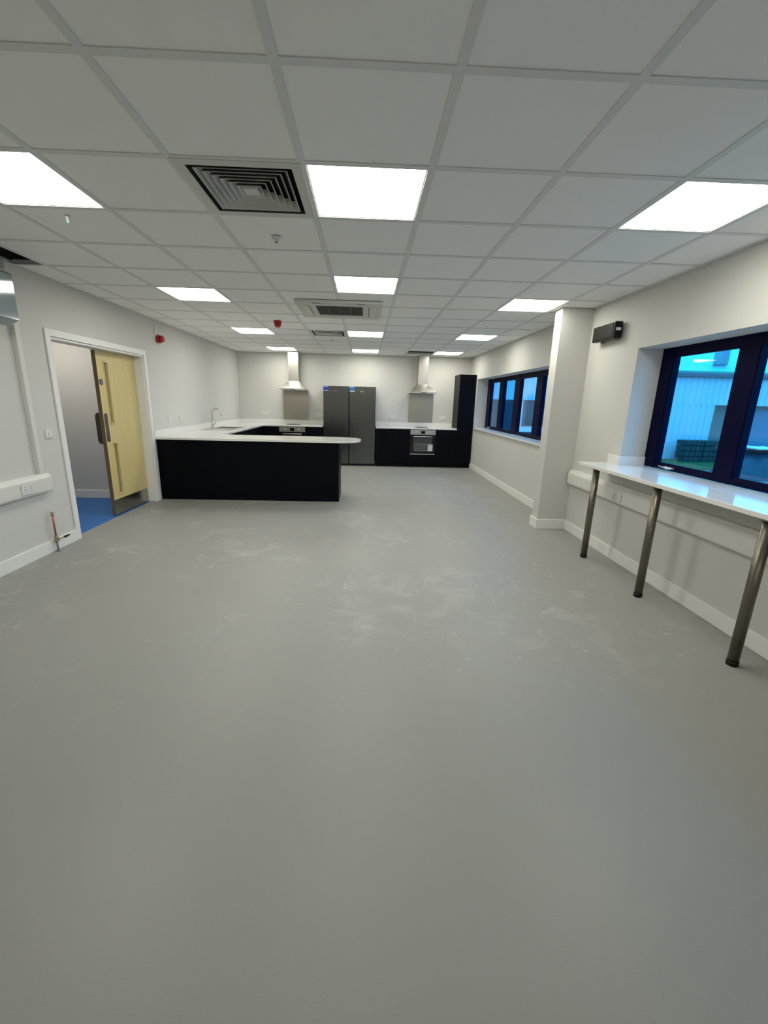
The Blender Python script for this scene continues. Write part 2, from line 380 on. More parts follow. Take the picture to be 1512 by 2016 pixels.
# ------------------------------------------------------------------ windows in the right wall
def window(name, y0, y1, z0, z1, bars, sill, handles, loc):
    # bars: list of (y_hi, y_lo) of frame members between panes, panes lie between successive members
    wn = struct(name, loc=loc)
    f = MB(); X0, X1 = XR + .24, XR + .31
    f.box(X0 + .001, X1 - .001, y0 + .001, y1 - .001, z1 - .075, z1 - .001).box(X0 + .001, X1 - .001, y0 + .001, y1 - .001, z0 + .001, z0 + .05)
    for a, b in bars: f.box(X0, X1, b, a, z0, z1)
    f.build('window_frame', M_frame, wn, 0.004)
    for k in range(len(bars) - 1):
        a, b = bars[k][1], bars[k + 1][0]
        MB().box(X0 + .03, X0 + .036, b, a, z0 + .05, z1 - .075).build('pane', M_glass, wn)
        g = MB(); t = .012
        g.box(X0 + .004, X0 + .03, b, b + t, z0 + .05, z1 - .075).box(X0 + .004, X0 + .03, a - t, a, z0 + .05, z1 - .075)
        g.box(X0 + .004, X0 + .03, b, a, z0 + .05, z0 + .05 + t).box(X0 + .004, X0 + .03, b, a, z1 - .075 - t, z1 - .075)
        g.build('glazing_bead', M_frame, wn)
    if sill:
        MB().box(XR - .03, X0, y0 + .001, y1 + .0, z0 - .03, z0).build('window_sill', M_top, wn, 0.003)
    for hy_ in handles:
        h = MB().box(X0 - .02, X0, hy_ - .015, hy_ + .1, z0 + .018, z0 + .036)
        h.tube([(X0 - .03, hy_ - .02, z0 + .027), (X0 - .034, hy_ + .04, z0 + .026), (X0 - .03, hy_ + .15, z0 + .03)], [.007, .010, .006], 10)
        h.build('window_handle', M_silver, wn)
    return wn
window('window_1', W1[0], W1[1], W1[2], W1[3], [(8.165, 7.93), (7.29, 7.05), (6.38, 6.11), (5.36, 5.12), (4.34, 4.02)], True, [7.75], (XR + .27, 6.1, .95))
window('window_2', W2[0], W2[1], 0.937, W2[3], [(2.415, 2.26), (1.56, 1.39), (0.62, 0.44), (-.33, -.62)], False, [2.0], (XR + .27, .9, .93))

# ------------------------------------------------------------------ outside
GZ = -0.6
struct('ground', mb=MB().box(3.75, 45, -12, 60, GZ - .2, GZ), m=M_ground)
tag(MB().box(11.6, 22, 12.9, 15.9, GZ, GZ + .03).build('grass_verge', M_grass), 'green grass strip outside at the foot of the pale building', 'grass')['kind'] = 'stuff'
bld = thing('industrial_building', 'pale clad industrial building with sheet roof and gutter seen outside through the windows', 'building', (14, 20, GZ))
YW = 16.0
wv = MB(); x = -6.0                                  # trapezoidal cladding profile across the whole facade
def clad(mb, xa, xb, z0, z1, y):
    x = xa; pts = []
    while x < xb - 1e-6:
        for dx, dy in ((0, 0), (.14, 0), (.16, .03), (.23, .03), (.25, 0)):
            if x + dx <= xb: pts.append((x + dx, y + dy))
        x += .25
    pts.append((xb, y)); n = len(pts)
    mb.prism(pts + [(xb, y + .2), (xa, y + .2)], z0, z1)
clad(wv, -6, 32, 1.68, 2.80, YW)
clad(wv, 8.6, 15.38, GZ, 1.68, YW)
clad(wv, 21.0, 32, GZ, 1.68, YW)
wv.build('cladding', M_clad, bld)
MB().box(-6, 8.6, YW + .05, YW + .25, GZ, 1.68).build('lower_wall', M_brick, bld)
MB().prismX([(YW - .12, 2.98), (YW + 12, 6.4), (YW + 12, 6.3), (YW, 2.80)], -6, 32).build('roof', M_roof, bld)
MB().prismX([(YW - .2, 2.90), (YW - .2, 2.74), (YW - .02, 2.74), (YW - .02, 2.90)], -6, 32).build('gutter', M_gutter, bld, 0.02)
MB().box(15.38, 21.0, YW + .5, YW + .6, GZ, 1.68).box(15.38, 15.46, YW + .02, YW + .5, GZ, 1.68).build('recessed_door', M_steeldoor, bld)
MB().box(17.3, 20.8, YW + .42, YW + .5, GZ, 1.5).build('roller_door', mat('roller_door_blue', (0.16, 0.22, 0.30), 0.6, noise=(1, .1)), bld)
MB().box(6.3, 7.05, YW - .02, YW + .05, GZ, 1.60).build('side_door', mat('navy_door', (0.02, 0.03, 0.06), .4), bld)
wf = MB().box(7.35, 8.45, YW - .02, YW + .05, .62, 1.6).build('window', mat('dim_window', (0.04, 0.05, 0.06), .1), bld)
MB().box(7.0, 8.6, YW - .05, YW + .05, .40, .62).box(7.06, 7.35, YW - .04, YW + .05, GZ, 1.66).build('window_surround', M_clad, bld)
fl = MB().cyl((15.8, 16.7, 2.95), (15.8, 16.7, 3.33), .21, n=24).cyl((15.8, 16.7, 3.30), (15.8, 16.7, 4.9), .26, n=24)
fl.build('flue', mat('galvanised_flue', (0.40, 0.42, 0.50), .4, metal=.3), bld)
# neighbouring stack of crates and a covered heap
def crates():
    t = thing('crate_stack', 'dark stacked crates outside on the grass seen through the nearer window', 'crates', (14.5, 15.2, GZ + .03))
    for j, (x0, x1) in enumerate(((13.70, 14.45), (14.47, 15.25))):
        for k in range(4):
            z = GZ + .03 + k * .215
            m = MB().box(x0, x1, 14.98, 15.5, z, z + .195)
            for s_ in range(4): m.box(x0 + .02 + s_ * (x1 - x0 - .12) / 3, x0 + .1 + s_ * (x1 - x0 - .12) / 3, 14.96, 14.98, z, z + .195)
            m.build('crate', M_crate, t, .01)
    return t
crates()
def heap():
    t = thing('covered_heap', 'dark covered heap with white sheeting on top outside the nearer window', 'heap', (14.5, 11.6, GZ))
    m = MB(); nx, ny = 26, 10; rnd = random.Random(3)
    x0, x1, y0, y1 = 12.55, 18.5, 10.7, 12.4
    vs = []; fs = []
    for j in range(ny + 1):
        for i in range(nx + 1):
            u, v = i / nx, j / ny
            e = min(1, 6 * min(u, 1 - u)) ** .5 * min(1, 4 * min(v, 1 - v)) ** .5
            vs.append((x0 + u * (x1 - x0), y0 + v * (y1 - y0), GZ + e * (.86 + .06 * rnd.random() + .05 * math.sin(u * 9))))
    for j in range(ny):
        for i in range(nx): a = j * (nx + 1) + i; fs.append((a, a + 1, a + nx + 2, a + nx + 1))
    m.add(vs, fs, True); m.build('tarpaulin', M_tarp, t)
    m = MB(); vs = [(13.0 + i * .17, y + .05 * math.sin(i * 2.1), GZ + .93 + .05 * rnd.random()) for y in (10.98, 11.6, 12.0) for i in range(28)]
    fs = [(k * 28 + i, k * 28 + i + 1, (k + 1) * 28 + i + 1, (k + 1) * 28 + i) for k in range(2) for i in range(27)]
    m.add(vs, fs, True); o = m.build('white_sheeting', M_sheet, t); sm = o.modifiers.new('solid', 'SOLIDIFY'); sm.thickness = .04
heap()

# ------------------------------------------------------------------ ceiling fittings
def light(i, j, label, first=[None]):
    loc = (i * G + G / 2, j * G + G / 2, CE + .004)
    grp = 'square LED panels in the ceiling'
    if first[0] is None:
        t = thing('ceiling_light', label, 'ceiling light', loc, grp); x, y, z = loc
        f = MB(); a, b = .297, .276
        for q in ((-a, a, -a, -b), (-a, a, b, a), (-a, -b, -b, b), (b, a, -b, b)): f.box(x + q[0], x + q[1], y + q[2], y + q[3], z, z + .012)
        f.build('frame', M_trim, t); MB().box(x - b, x + b, y - b, y + b, z + .002, z + .008).build('diffuser', M_panel, t)
        first[0] = t
    else: dup(first[0], loc, label, grp)
for (i, j), lab in {
    (1, 1): 'large square lit ceiling panel beside the big louvred vent, nearest in the middle row',
    (-2, 1): 'lit ceiling panel cut by the left edge of the photo',
    (4, 1): 'lit ceiling panel nearest above the breakfast bar, cut by the right edge',
    (1, 4): 'lit ceiling panel right in front of the ceiling air conditioning cassette',
    (-2, 5): 'second lit ceiling panel from the camera in the left row, near the doorway',
    (4, 5): 'lit ceiling panel just in front of the wall pier',
    (1, 9): 'third lit ceiling panel of the middle row, beside the small far vent',
    (-2, 9): 'third lit ceiling panel from the camera in the left row, beyond the red ceiling sounder',
    (4, 9): 'third lit ceiling panel from the camera in the right row, above the far window',
    (1, 13): 'farthest lit ceiling panel of the middle row, above the fridges',
    (-2, 13): 'farthest lit ceiling panel of the left row, at the left cooker hood chimney',
    (4, 13): 'farthest lit ceiling panel of the right row, beside the open dark ceiling gap',
    (1, -7): 'unseen lit ceiling panel added far behind the camera, middle row', (-2, -7): 'unseen lit ceiling panel added far behind the camera, left row',  # unseen row behind the camera, added for its light
    (4, -7): 'unseen lit ceiling panel added far behind the camera, right row'}.items(): light(i, j, lab)
# unseen panel added to brighten the corridor walls
ct_ = thing('ceiling_light', 'unseen ceiling panel added to light the corridor beyond the doorway', 'ceiling light', (-3.2, 3.8, 2.44))
MB().box(-3.5, -2.9, 3.5, 4.1, 2.435, 2.449).build('frame', M_trim, ct_)
MB().box(-3.47, -2.93, 3.53, 4.07, 2.431, 2.434).build('diffuser', mat('corridor_fill_led', (.9, .9, .9), .5, emit=((1, .94, .86), 16.0)), ct_)

def sq_frustum(mb, cx, cy, r0, z0, r1, z1, t=.0022):
    ring = lambda r, z: [(cx - r, cy - r, z), (cx + r, cy - r, z), (cx + r, cy + r, z), (cx - r, cy + r, z)]
    mb.loft([ring(r0, z0), ring(r1, z1), ring(r1 - t, z1), ring(r0 - t, z0), ring(r0, z0)], cap=False)
def vent(i, j, label):
    x, y = i * G + G / 2, j * G + G / 2
    t = thing('ceiling_vent', label, 'air vent', (x, y, CE), 'square louvred ceiling vents')
    f = MB(); a, b = .297, .248
    for q in ((-a, a, -a, -b), (-a, a, b, a), (-a, -b, -b, b), (b, a, -b, b)): f.box(x + q[0], x + q[1], y + q[2], y + q[3], CE - .003, CE + .010)
    f.build('frame', M_ventw, t)
    th = MB(); sq_frustum(th, x, y, .2475, CE - .0025, .2475, CE + .10); th.build('throat', M_baffle_shade, t)  # throat coloured dark to stand for shade
    for k, r in enumerate((.222, .190, .158, .126, .094, .062)):
        m = MB(); sq_frustum(m, x, y, r, CE - .002, r - .026, CE + .040); lv = m.build('louvre', M_ventw, t)
        m = MB(); sq_frustum(m, x, y, r + .0006, CE + .002, r - .0254, CE + .042, .0005); m.build('baffle_shade', M_baffle_shade, lv)  # dark sheet painting shade on the backs of the louvres
    MB().box(x - .036, x + .036, y - .036, y + .036, CE - .002, CE + .012).build('centre_plate', M_ventw, t)
    MB().box(x - .25, x + .25, y - .25, y + .25, CE + .10, CE + .30).build('plenum', M_dark, t)
    return t
vent(0, 1, 'large square louvred air vent in the ceiling nearest the camera')
vent(0, 9, 'small far louvred air vent in the ceiling beyond the air conditioning cassette')

def cassette():
    x, y = 0.60, 3.765; z = CE
    t = thing('air_conditioning_cassette', 'white square ceiling air conditioning cassette with dark central grille', 'air conditioner', (x, y, z - .03))
    a, b = .475, .265; h = .45
    f = MB()
    for q in ((-a, a, -h, -b), (-a, a, b, h), (-a, -b, -b, b), (b, a, -b, b)): f.box(x + q[0], x + q[1], y + q[2], y + q[3], z - .028, z)
    f.build('fascia', M_ventw, t, .006)
    g = MB()
    for k in range(17):
        yy = y - .25 + k * .031; g.box(x - .265, x + .265, yy, yy + .006, z - .022, z - .006)
    for k in (-1, 0, 1): g.box(x + k * .13 - .004, x + k * .13 + .004, y - .265, y + .265, z - .024, z - .006)
    g.build('grille', mat('grille_grey', (.13, .13, .12), .6), t)
    MB().box(x - .264, x + .264, y - .264, y + .264, z - .004, z + .002).build('filter', M_dark, t)
    for sx in (-1, 1):
        fx = x + sx * .375
        MB().box(fx - .035, fx + .035, y - .27, y + .27, z - .031, z - .0283).build('air_flap', M_plastic_g, t)
        MB().box(fx - sx * .038 - .004, fx - sx * .038 + .004, y - .27, y + .27, z - .0285, z - .027).build('air_slot', M_dark, t)
    for sy in (-1, 1):
        fy = y + sy * .365
        MB().box(x - .27, x + .27, fy - .032, fy + .032, z - .031, z - .0283).build('air_flap', M_plastic_g, t)
    for k in (-.29, .2): MB().box(x + k, x + k + .09, y - h + .03, y - h + .045, z - .030, z - .0282).build('latch', M_dark, t)
cassette()

def sensor(x, y, r, label, m=M_plastic, led=False):
    t = thing('ceiling_sensor', label, 'sensor', (x, y, CE))
    MB().lathe((x, y, CE), [(r, 0), (r, -.008), (r * .75, -.014), (r * .7, -.022), (r * .35, -.03)]).build('body', m, t)
    MB().lathe((x, y, CE - .03), [(r * .33, .002), (r * .28, -.004), (r * .1, -.007)]).build('lens', M_green if led else M_slot, t)
sensor(.30, 1.53, .030, 'small round grey sensor in the ceiling tile beyond the large vent')
sensor(-.915, 1.315, .012, 'tiny ceiling indicator with a green light beside the leftmost lit panel', led=True)
sensor(.31, 6.38, .026, 'small round sensor in the ceiling beyond the far vent')
def sounder_ceiling(x, y):
    t = thing('fire_sounder', 'red round fire alarm sounder hanging under the ceiling in front of the kitchen', 'fire alarm', (x, y, CE))
    MB().lathe((x, y, CE), [(.054, 0), (.054, -.02), (.05, -.03)]).build('base', M_red, t)
    MB().lathe((x, y, CE - .03), [(.046, 0), (.046, -.03), (.03, -.052), (.012, -.056)]).build('horn', M_red, t)
sounder_ceiling(-.32, 4.70)
def sounder_wall(y, z):
    t = thing('fire_sounder', 'red fire alarm sounder on the left wall right of the doorway', 'fire alarm', (XL, y, z))
    MB().box(XL, XL + .035, y - .055, y + .055, z - .055, z + .055).build('base', M_red, t, .012)
    MB().lathe((XL + .035, y, z), [(.048, 0), (.048, .03), (.034, .055), (.01, .06)], ax='X').build('horn', M_red, t)
    MB().box(XL, XL + .016, y - .065, y - .045, z + .03, CE).build('cable_conduit', M_trim, t)
sounder_wall(4.93, 2.275)

# ------------------------------------------------------------------ sockets and switches
def socket(face, a, z, wide, label, off=0.0, kind='socket', grp=None):
    # face 'L' (left wall), 'R' (right wall), 'B' (back wall); a = position along the wall
    hw = .073 if wide else .043; hh = .043
    if face == 'B': P = lambda u, n, zz: (a + u, YB - off - n, zz)
    elif face == 'L': P = lambda u, n, zz: (XL + off + n, a + u, zz)
    else: P = lambda u, n, zz: (XR - off - n, a + u, zz)
    t = thing('light_switch' if kind == 'switch' else 'wall_socket', label, 'switch' if kind == 'switch' else 'socket', P(0, 0, z), grp)
    bx = lambda u0, u1, n0, n1, z0, z1: MB().add([P(u, n, zz) for zz in (z0, z1) for (u, n) in ((u0, n0), (u1, n0), (u1, n1), (u0, n1))],
        [(3, 2, 1, 0), (4, 5, 6, 7), (0, 1, 5, 4), (1, 2, 6, 5), (2, 3, 7, 6), (3, 0, 4, 7)])
    bx(-hw, hw, 0, .010, z - hh, z + hh).build('faceplate', M_plastic, t, .003)
    if kind == 'switch':
        bx(-.012, .012, .010, .014, z - .018, z + .018).build('rocker', M_plastic, t, .002)
    else:
        for c in ((-.034, .034) if wide else (0,)):
            s_ = bx(c - .003, c + .003, .0098, .0105, z - .002, z + .008)
            for d in (-.011, .011): q = bx(c + d - .004, c + d + .004, .0098, .0105, z - .018, z - .014); s_.add(q.v, q.f)
            s_.build('pin_holes', M_slot, t)
            bx(c - .008, c + .008, .010, .013, z + .018, z + .034).build('rocker', M_plastic, t, .001)
    return t
socket('L', 2.485, 1.112, False, 'white light switch on the left wall beside the doorway', kind='switch')
socket('L', 5.06, 1.135, False, 'white socket above the peninsula worktop, nearer the doorway')
socket('L', 5.46, 1.135, False, 'white socket above the peninsula worktop, nearer the tap')
socket('B', -1.50, 1.145, True, 'white double socket on the back wall between the corner and the left splashback')
socket('B', -.22, 1.13, True, 'white double socket on the back wall between the left splashback and the fridges')
socket('B', 1.60, 1.122, True, 'white double socket on the back wall left of the right splashback')
socket('B', 2.80, 1.128, True, 'white double socket on the back wall right of the right splashback')

# dado trunking
def trunking(side, y0, y1, z0, z1, label):
    s_ = 1 if side == 'L' else -1; X = XL if side == 'L' else XR; h = z1 - z0; d = .058
    t = thing('cable_trunking', label, 'trunking', (X, (y0 + y1) / 2, z0))
    prof = [(X, z0), (X + s_ * d * .8, z0), (X + s_ * d, z0 + .012), (X + s_ * d, z1 - .04), (X + s_ * d * .75, z1 - .018), (X + s_ * d * .6, z1), (X, z1)]
    MB().prismY(prof, y0, y1).build('body', M_plastic, t)
    MB().box(min(X + s_ * d, X + s_ * (d + .003)), max(X + s_ * d, X + s_ * (d + .003)), y0 + .002, y1 - .002, z0 + .02, z1 - .05).build('cover', M_plastic, t, .001)
    if side == 'L':
        q = [(X + s_ * .0 + (px - X) * 1.05, pz + (.003 if pz > z0 + .1 else -.003)) for px, pz in prof]
        MB().prismY(q, y1 - .012, y1 + .004).build('end_cap', M_plastic, t)
    return t
trunking('L', YF + .01, 2.345, .592, .765, 'white dado trunking along the left wall, left of the doorway')
trunking('R', YF + .01, 3.30, .575, .750, 'white dado trunking along the right wall under the breakfast bar')
socket('L', 2.045, .665, True, 'white double socket in the trunking on the left wall', off=.061)
socket('R', 2.26, .650, True, 'white double socket in the right trunking, seen between the farthest and middle breakfast bar legs', off=.061)
# vertical trunking from the dado up to the ceiling
tag(MB().box(XL, XL + .04, 2.25, 2.30, .765, CE).build('cable_conduit', M_plastic, None, .002), 'white vertical cable trunking on the left wall between air conditioner and doorway', 'conduit')

# wall air conditioner, top left
def ac():
    y0, y1 = 1.20, 2.10
    t = thing('air_conditioner', 'pale glossy wall air conditioner at the left edge under the dark ceiling gap', 'air conditioner', (XL, 1.65, 2.0))
    X = XL
    MB().prismY([(X, 2.01), (X + .12, 2.0), (X + .19, 2.035), (X + .19, 2.38), (X + .16, 2.415), (X, 2.42)], y0, y1).build('casing', M_plastic_g, t, .004)
    MB().prismY([(X + .191, 2.04), (X + .201, 2.045), (X + .203, 2.37), (X + .193, 2.385)], y0 + .004, y1 - .004).build('front_panel', M_acw, t)
    MB().prismY([(X + .125, 1.997), (X + .192, 2.030), (X + .195, 2.036), (X + .12, 2.003)], y0 + .03, y1 - .03).build('air_flap', M_acw, t)
ac()

# copper pipe stub with lever valve
def pipe():
    x, y = XL + .045, 2.30
    t = thing('copper_pipe', 'copper pipe stub with black lever valve rising from the floor by the left baseboard', 'pipe', (x, y, 0))
    MB().cyl((x, y, 0), (x, y, .105), .009).cyl((x, y, 0), (x, y, .006), .016).build('lower_tube', M_pipe_g, t)
    MB().cyl((x, y, .10), (x, y, .16), .016, n=8).cyl((x, y, .105), (x, y, .12), .019, n=6).cyl((x, y, .143), (x, y, .157), .019, n=6).cyl((x, y, .131), (x + .03, y, .131), .009).build('valve_body', M_brass, t)
    MB().tube([(x + .03, y, .131), (x + .034, y + .03, .128), (x + .034, y + .07, .126)], .006, 10).build('lever', M_brass, t)
    MB().tube([(x + .034, y + .06, .127), (x + .034, y + .10, .127), (x + .034, y + .135, .127)], [.010, .0105, .007], 12).build('lever_grip', M_black, t)
    MB().cyl((x, y, .155), (x, y, .365), .008).build('upper_tube', M_copper, t)
    MB().cyl((x, y, .355), (x, y, .385), .013, n=8).cyl((x, y, .383), (x, y, .392), .015, n=12).build('end_cap', M_brass, t)
pipe()

# ------------------------------------------------------------------ kitchen
WZ0, WZ1 = .882, .912
def upstand(mb, *b): mb.box(*b)
def counter_l():
    r = .36; cx, cy = .498, 4.89
    arc = [(cx + r * math.cos(t), cy + r * math.sin(t)) for t in [-PI / 2 + PI * i / 24 for i in range(25)]]
    # worktop in three abutting slabs of one mesh with the sink cut-out left open
    t = thing('kitchen_worktop', 'white quartz worktop of the U shaped kitchen with rounded peninsula end', 'worktop', (XL, 6, WZ0))
    g = .0008
    m = MB().prism([(XL + g, 4.53)] + arc + [(-1.385, 5.25), (XL + g, 5.25)], WZ0, WZ1)
    SX0, SX1, SY0, SY1 = -2.01, -1.53, 6.13, 7.13
    for b in ((XL + g, SX0, 5.25, YB - g), (SX1, -1.385, 5.25, YB - g), (SX0, SX1, 5.25, SY0), (SX0, SX1, SY1, YB - g), (-1.385, -.055, 8.215, YB - g)):
        m.box(b[0], b[1], b[2], b[3], WZ0, WZ1)
    m.build('worktop_slab', M_top, t)
    MB().box(XL + g, XL + .02, 4.53, YB - g, WZ1, WZ1 + .095).build('upstand', M_top, t, .002)
    MB().box(XL + .02, -.055, YB - .02, YB - g, WZ1, WZ1 + .095).build('upstand', M_top, t, .002)
counter_l()
def counter_r():
    t = thing('kitchen_worktop', 'white quartz worktop between the fridges and the tall dark cupboard', 'worktop', (2.1, 8.5, WZ0))
    MB().box(1.168, 3.0375, 8.215, 8.845, WZ0, WZ1).build('worktop_slab', M_top, t, .002)
    MB().box(1.168, 3.036, 8.825, 8.845, WZ1, WZ1 + .095).build('upstand', M_top, t, .002)
counter_r()

def cabinet(x0, x1, y0, y1, label, front, doors=1, z1=WZ0 - .001, plinth=.10, name='base_cabinet', grp=None):
    # front: '-Y' or '+X' = the side the doors face
    t = thing(name, label, 'cabinet', ((x0 + x1) / 2, (y0 + y1) / 2, 0), grp); e = .0015
    if front == '-Y':
        MB().box(x0 + e, x1 - e, y0 + .02, y1, plinth, z1).build('carcass', M_navy, t)
        MB().box(x0 + e, x1 - e, y0 + .05, y0 + .065, 0, plinth).build('plinth', M_navy, t)
        n = doors
        for k in range(n):
            a = x0 + (x1 - x0) * k / n; b = x0 + (x1 - x0) * (k + 1) / n
            MB().box(a + e, b - e, y0, y0 + .0195, plinth + .003, z1 - .003).build('door', M_navy, t, .001)
    else:
        MB().box(x0, x1 - .02, y0 + e, y1 - e, plinth, z1).build('carcass', M_navy, t)
        MB().box(x1 - .065, x1 - .05, y0 + e, y1 - e, 0, plinth).build('plinth', M_navy, t)
        for k in range(doors):
            a = y0 + (y1 - y0) * k / doors; b = y0 + (y1 - y0) * (k + 1) / doors
            MB().box(x1 - .0195, x1, a + e, b - e, plinth + .003, z1 - .003).build('door', M_navy, t, .001)
    return t
# peninsula
def peninsula():
    t = thing('peninsula_unit', 'black navy peninsula counter unit with plain back panel facing the room', 'cabinet', (-.78, 4.9, 0))
    MB().box(XL + .002, .534, 4.572, 4.592, 0, WZ0 - .001).build('back_panel', M_navy, t)
    MB().box(.516, .536, 4.5925, 5.17, 0.0, WZ0 - .001).build('end_panel', M_navy, t)
    MB().box(XL + .002, .515, 4.593, 5.15, .1, WZ0 - .001).build('carcass', M_navy, t)
    for a, b in ((-1.40, -.76), (-.76, -.12), (-.12, .513)):
        MB().box(a + .0015, b - .0015, 5.151, 5.17, .103, WZ0 - .004).build('door', M_navy, t, .001)
peninsula()
cabinet(XL + .002, -1.42, 5.18, 6.10, 'dark base cabinet under the left worktop nearest the peninsula', '+X', 2)
cabinet(XL + .002, -1.42, 7.16, 8.25, 'dark base cabinet under the left worktop in the back corner', '+X', 2)
# the sink cabinet has no top so the bowl can hang inside it
def sink_cab():
    t = thing('base_cabinet', 'dark base cabinet under the sink', 'cabinet', (-1.75, 6.63, 0)); y0, y1 = 6.10, 7.16; x1 = -1.42
    MB().box(XL + .002, x1 - .02, y0 + .002, y0 + .018, .1, WZ0 - .001).box(XL + .002, x1 - .02, y1 - .018, y1 - .002, .1, WZ0 - .001).box(XL + .002, x1 - .02, y0 + .018, y1 - .018, .1, .118).build('carcass', M_navy, t)
    MB().box(x1 - .065, x1 - .05, y0, y1, 0, .1).build('plinth', M_navy, t)
    for a, b in ((y0, (y0 + y1) / 2), ((y0 + y1) / 2, y1)): MB().box(x1 - .0195, x1, a + .0015, b - .0015, .103, WZ0 - .004).build('door', M_navy, t, .001)
sink_cab()
cabinet(-1.4195, -1.05, 8.25, 8.84, 'dark base cabinet left of the left oven', '-Y')
cabinet(-.45, -.06, 8.25, 8.84, 'dark base cabinet between the left oven and the fridges', '-Y')
cabinet(1.17, 1.965, 8.25, 8.84, 'dark base cabinet between the fridges and the right oven', '-Y', 2)
cabinet(2.56, 3.036, 8.25, 8.84, 'dark base cabinet between the right oven and the tall cupboard', '-Y')
cabinet(3.038, 3.405, 8.25, 8.84, 'tall dark cupboard in the right corner beside the far window', '-Y', 1, z1=2.115, name='tall_cupboard')
def oven_housing(x0, label):
    x1 = x0 + .592
    t = thing('oven_housing', label, 'cabinet', ((x0 + x1) / 2, 8.5, 0))
    MB().box(x0, x0 + .012, 8.27, 8.84, .1, WZ0 - .001).box(x1 - .012, x1, 8.27, 8.84, .1, WZ0 - .001).box(x0 + .012, x1 - .012, 8.27, 8.84, .1, .265).build('carcass', M_navy, t)
    MB().box(x0 + .001, x1 - .001, 8.25, 8.2695, .103, .295).build('drawer_front', M_navy, t, .001)
    MB().box(x0, x1, 8.30, 8.315, 0, .1).build('plinth', M_navy, t)
oven_housing(-1.046, 'dark housing around the left built-in oven')
oven_housing(1.967, 'dark housing around the right built-in oven')

def oven(cx, label, sticker):
    t = thing('built_in_oven', label, 'oven', (cx, 8.25, .30)); y = 8.245; a = .294
    x0, x1 = cx - a, cx + a
    MB().box(cx - .278, cx + .278, y + .026, 8.80, .30, .875).build('oven_body', M_ovenin, t)
    cp = MB().box(x0, x1, y - .004, y + .022, .758, .866).build('control_panel', M_steel, t, .002)
    MB().box(cx - .048, cx + .048, y - .006, y - .0042, .778, .846).build('display', M_blackgl, cp)
    for s_ in (-1, 1):
        MB().lathe((cx + s_ * .155, y - .0045, .812), [(.022, 0), (.02, -.010), (.017, -.022), (.002, -.023)], ax='Y').build('knob', M_silver, cp)
    dr = MB().box(x0, x1, y, y + .022, .318, .752).build('oven_door', M_blackgl, t, .002)
    MB().box(cx - .215, cx + .215, y - .0012, y - .0002, .375, .690).build('door_window', M_ovenin, dr)
    rk = MB()
    for k, z in enumerate((.395, .430, .470, .510, .545)): rk.box(cx - .205, cx + .205, y - .0022, y - .0013, z, z + .004)
    rk.build('oven_rack', M_silver, dr)
    MB().cyl((cx - .22, y - .035, .715), (cx + .22, y - .035, .715), .0095).cyl((cx - .20, y - .035, .715), (cx - .20, y, .715), .007).cyl((cx + .20, y - .035, .715), (cx + .20, y, .715), .007).build('door_handle', M_silver, dr)
    MB().box(x0, x1, y - .006, y + .02, .300, .314).build('lower_trim', M_silver, t, .001)
    if sticker:
        st = MB().box(cx + .125, cx + .235, y - .0035, y - .0024, .385, .535).build('door_sticker', M_paper, dr)
        ink = MB()
        for k in range(6): ink.box(cx + .138 + .004 * (k % 2), cx + .222 - .012 * (k % 3), y - .0042, y - .0036, .518 - k * .021, .522 - k * .021 + (.006 if k == 0 else 0))
        ink.build('sticker_print', mat('pale_ink', (.35, .38, .42), .5), dr)
oven(-.75, 'stainless and black built-in oven under the left hob, mostly behind the peninsula', False)
oven(2.263, 'stainless and black built-in oven with white sticker under the right hob', True)

def hob(cx, label):
    t = thing('hob', label, 'hob', (cx, 8.49, WZ1))
    MB().box(cx - .145, cx + .145, 8.30, 8.74, WZ1, WZ1 + .008).build('glass_plate', M_blackgl, t, .002)
    for yy, r in ((8.40, .075), (8.62, .095)):
        MB().lathe((cx, yy, WZ1 + .008), [(r, 0), (r, .0008), (r - .004, .0008)]).build('cooking_zone', mat('zone_grey', (.10, .10, .10), .3), t)
hob(-.74, 'black ceramic hob on the worktop above the left oven')
hob(2.245, 'black ceramic hob on the worktop above the right oven')

def hood(cx, label):
    t = thing('cooker_hood', label, 'cooker hood', (cx, 8.84, 1.69)); yb = YB - .001; yf = YB - .47; hw = .298
    MB().box(cx - hw, cx + hw, yf, yb, 1.688, 1.722).build('rim', M_steel, t, .002)
    R4 = lambda hx_, f, z: [(cx - hx_, f, z), (cx + hx_, f, z), (cx + hx_, yb, z), (cx - hx_, yb, z)]
    MB().loft([R4(hw - .004, yf + .004, 1.7225), R4(.118, YB - .262, 1.885)]).build('canopy', M_steel, t)
    MB().box(cx - .114, cx + .114, YB - .258, yb, 1.8855, CE - .002).build('chimney', M_steel, t, .002)
    MB().box(cx - .25, cx + .25, yf + .05, yb - .05, 1.683, 1.6875).build('filter', M_silver, t)
    MB().box(cx - .06, cx + .06, yf - .002, yf - .0002, 1.698, 1.712).build('button_strip', M_black, t)
hood(-.745, 'stainless steel chimney cooker hood on the back wall, left of the fridges')
hood(2.245, 'stainless steel chimney cooker hood on the back wall, right of the fridges')
M_splash = brushed('splashback_steel', (0.42, 0.39, 0.33), 0.34, (30, 1, 1))
for cx, s_ in ((-.742, 'left'), (2.253, 'right')):
    tag(MB().box(cx - .295, cx + .295, YB - .026, YB - .0205, WZ1 + .097, 1.686).build('splashback', M_splash, None), f'brushed steel splashback sheet on the wall under the {s_} cooker hood', 'splashback')

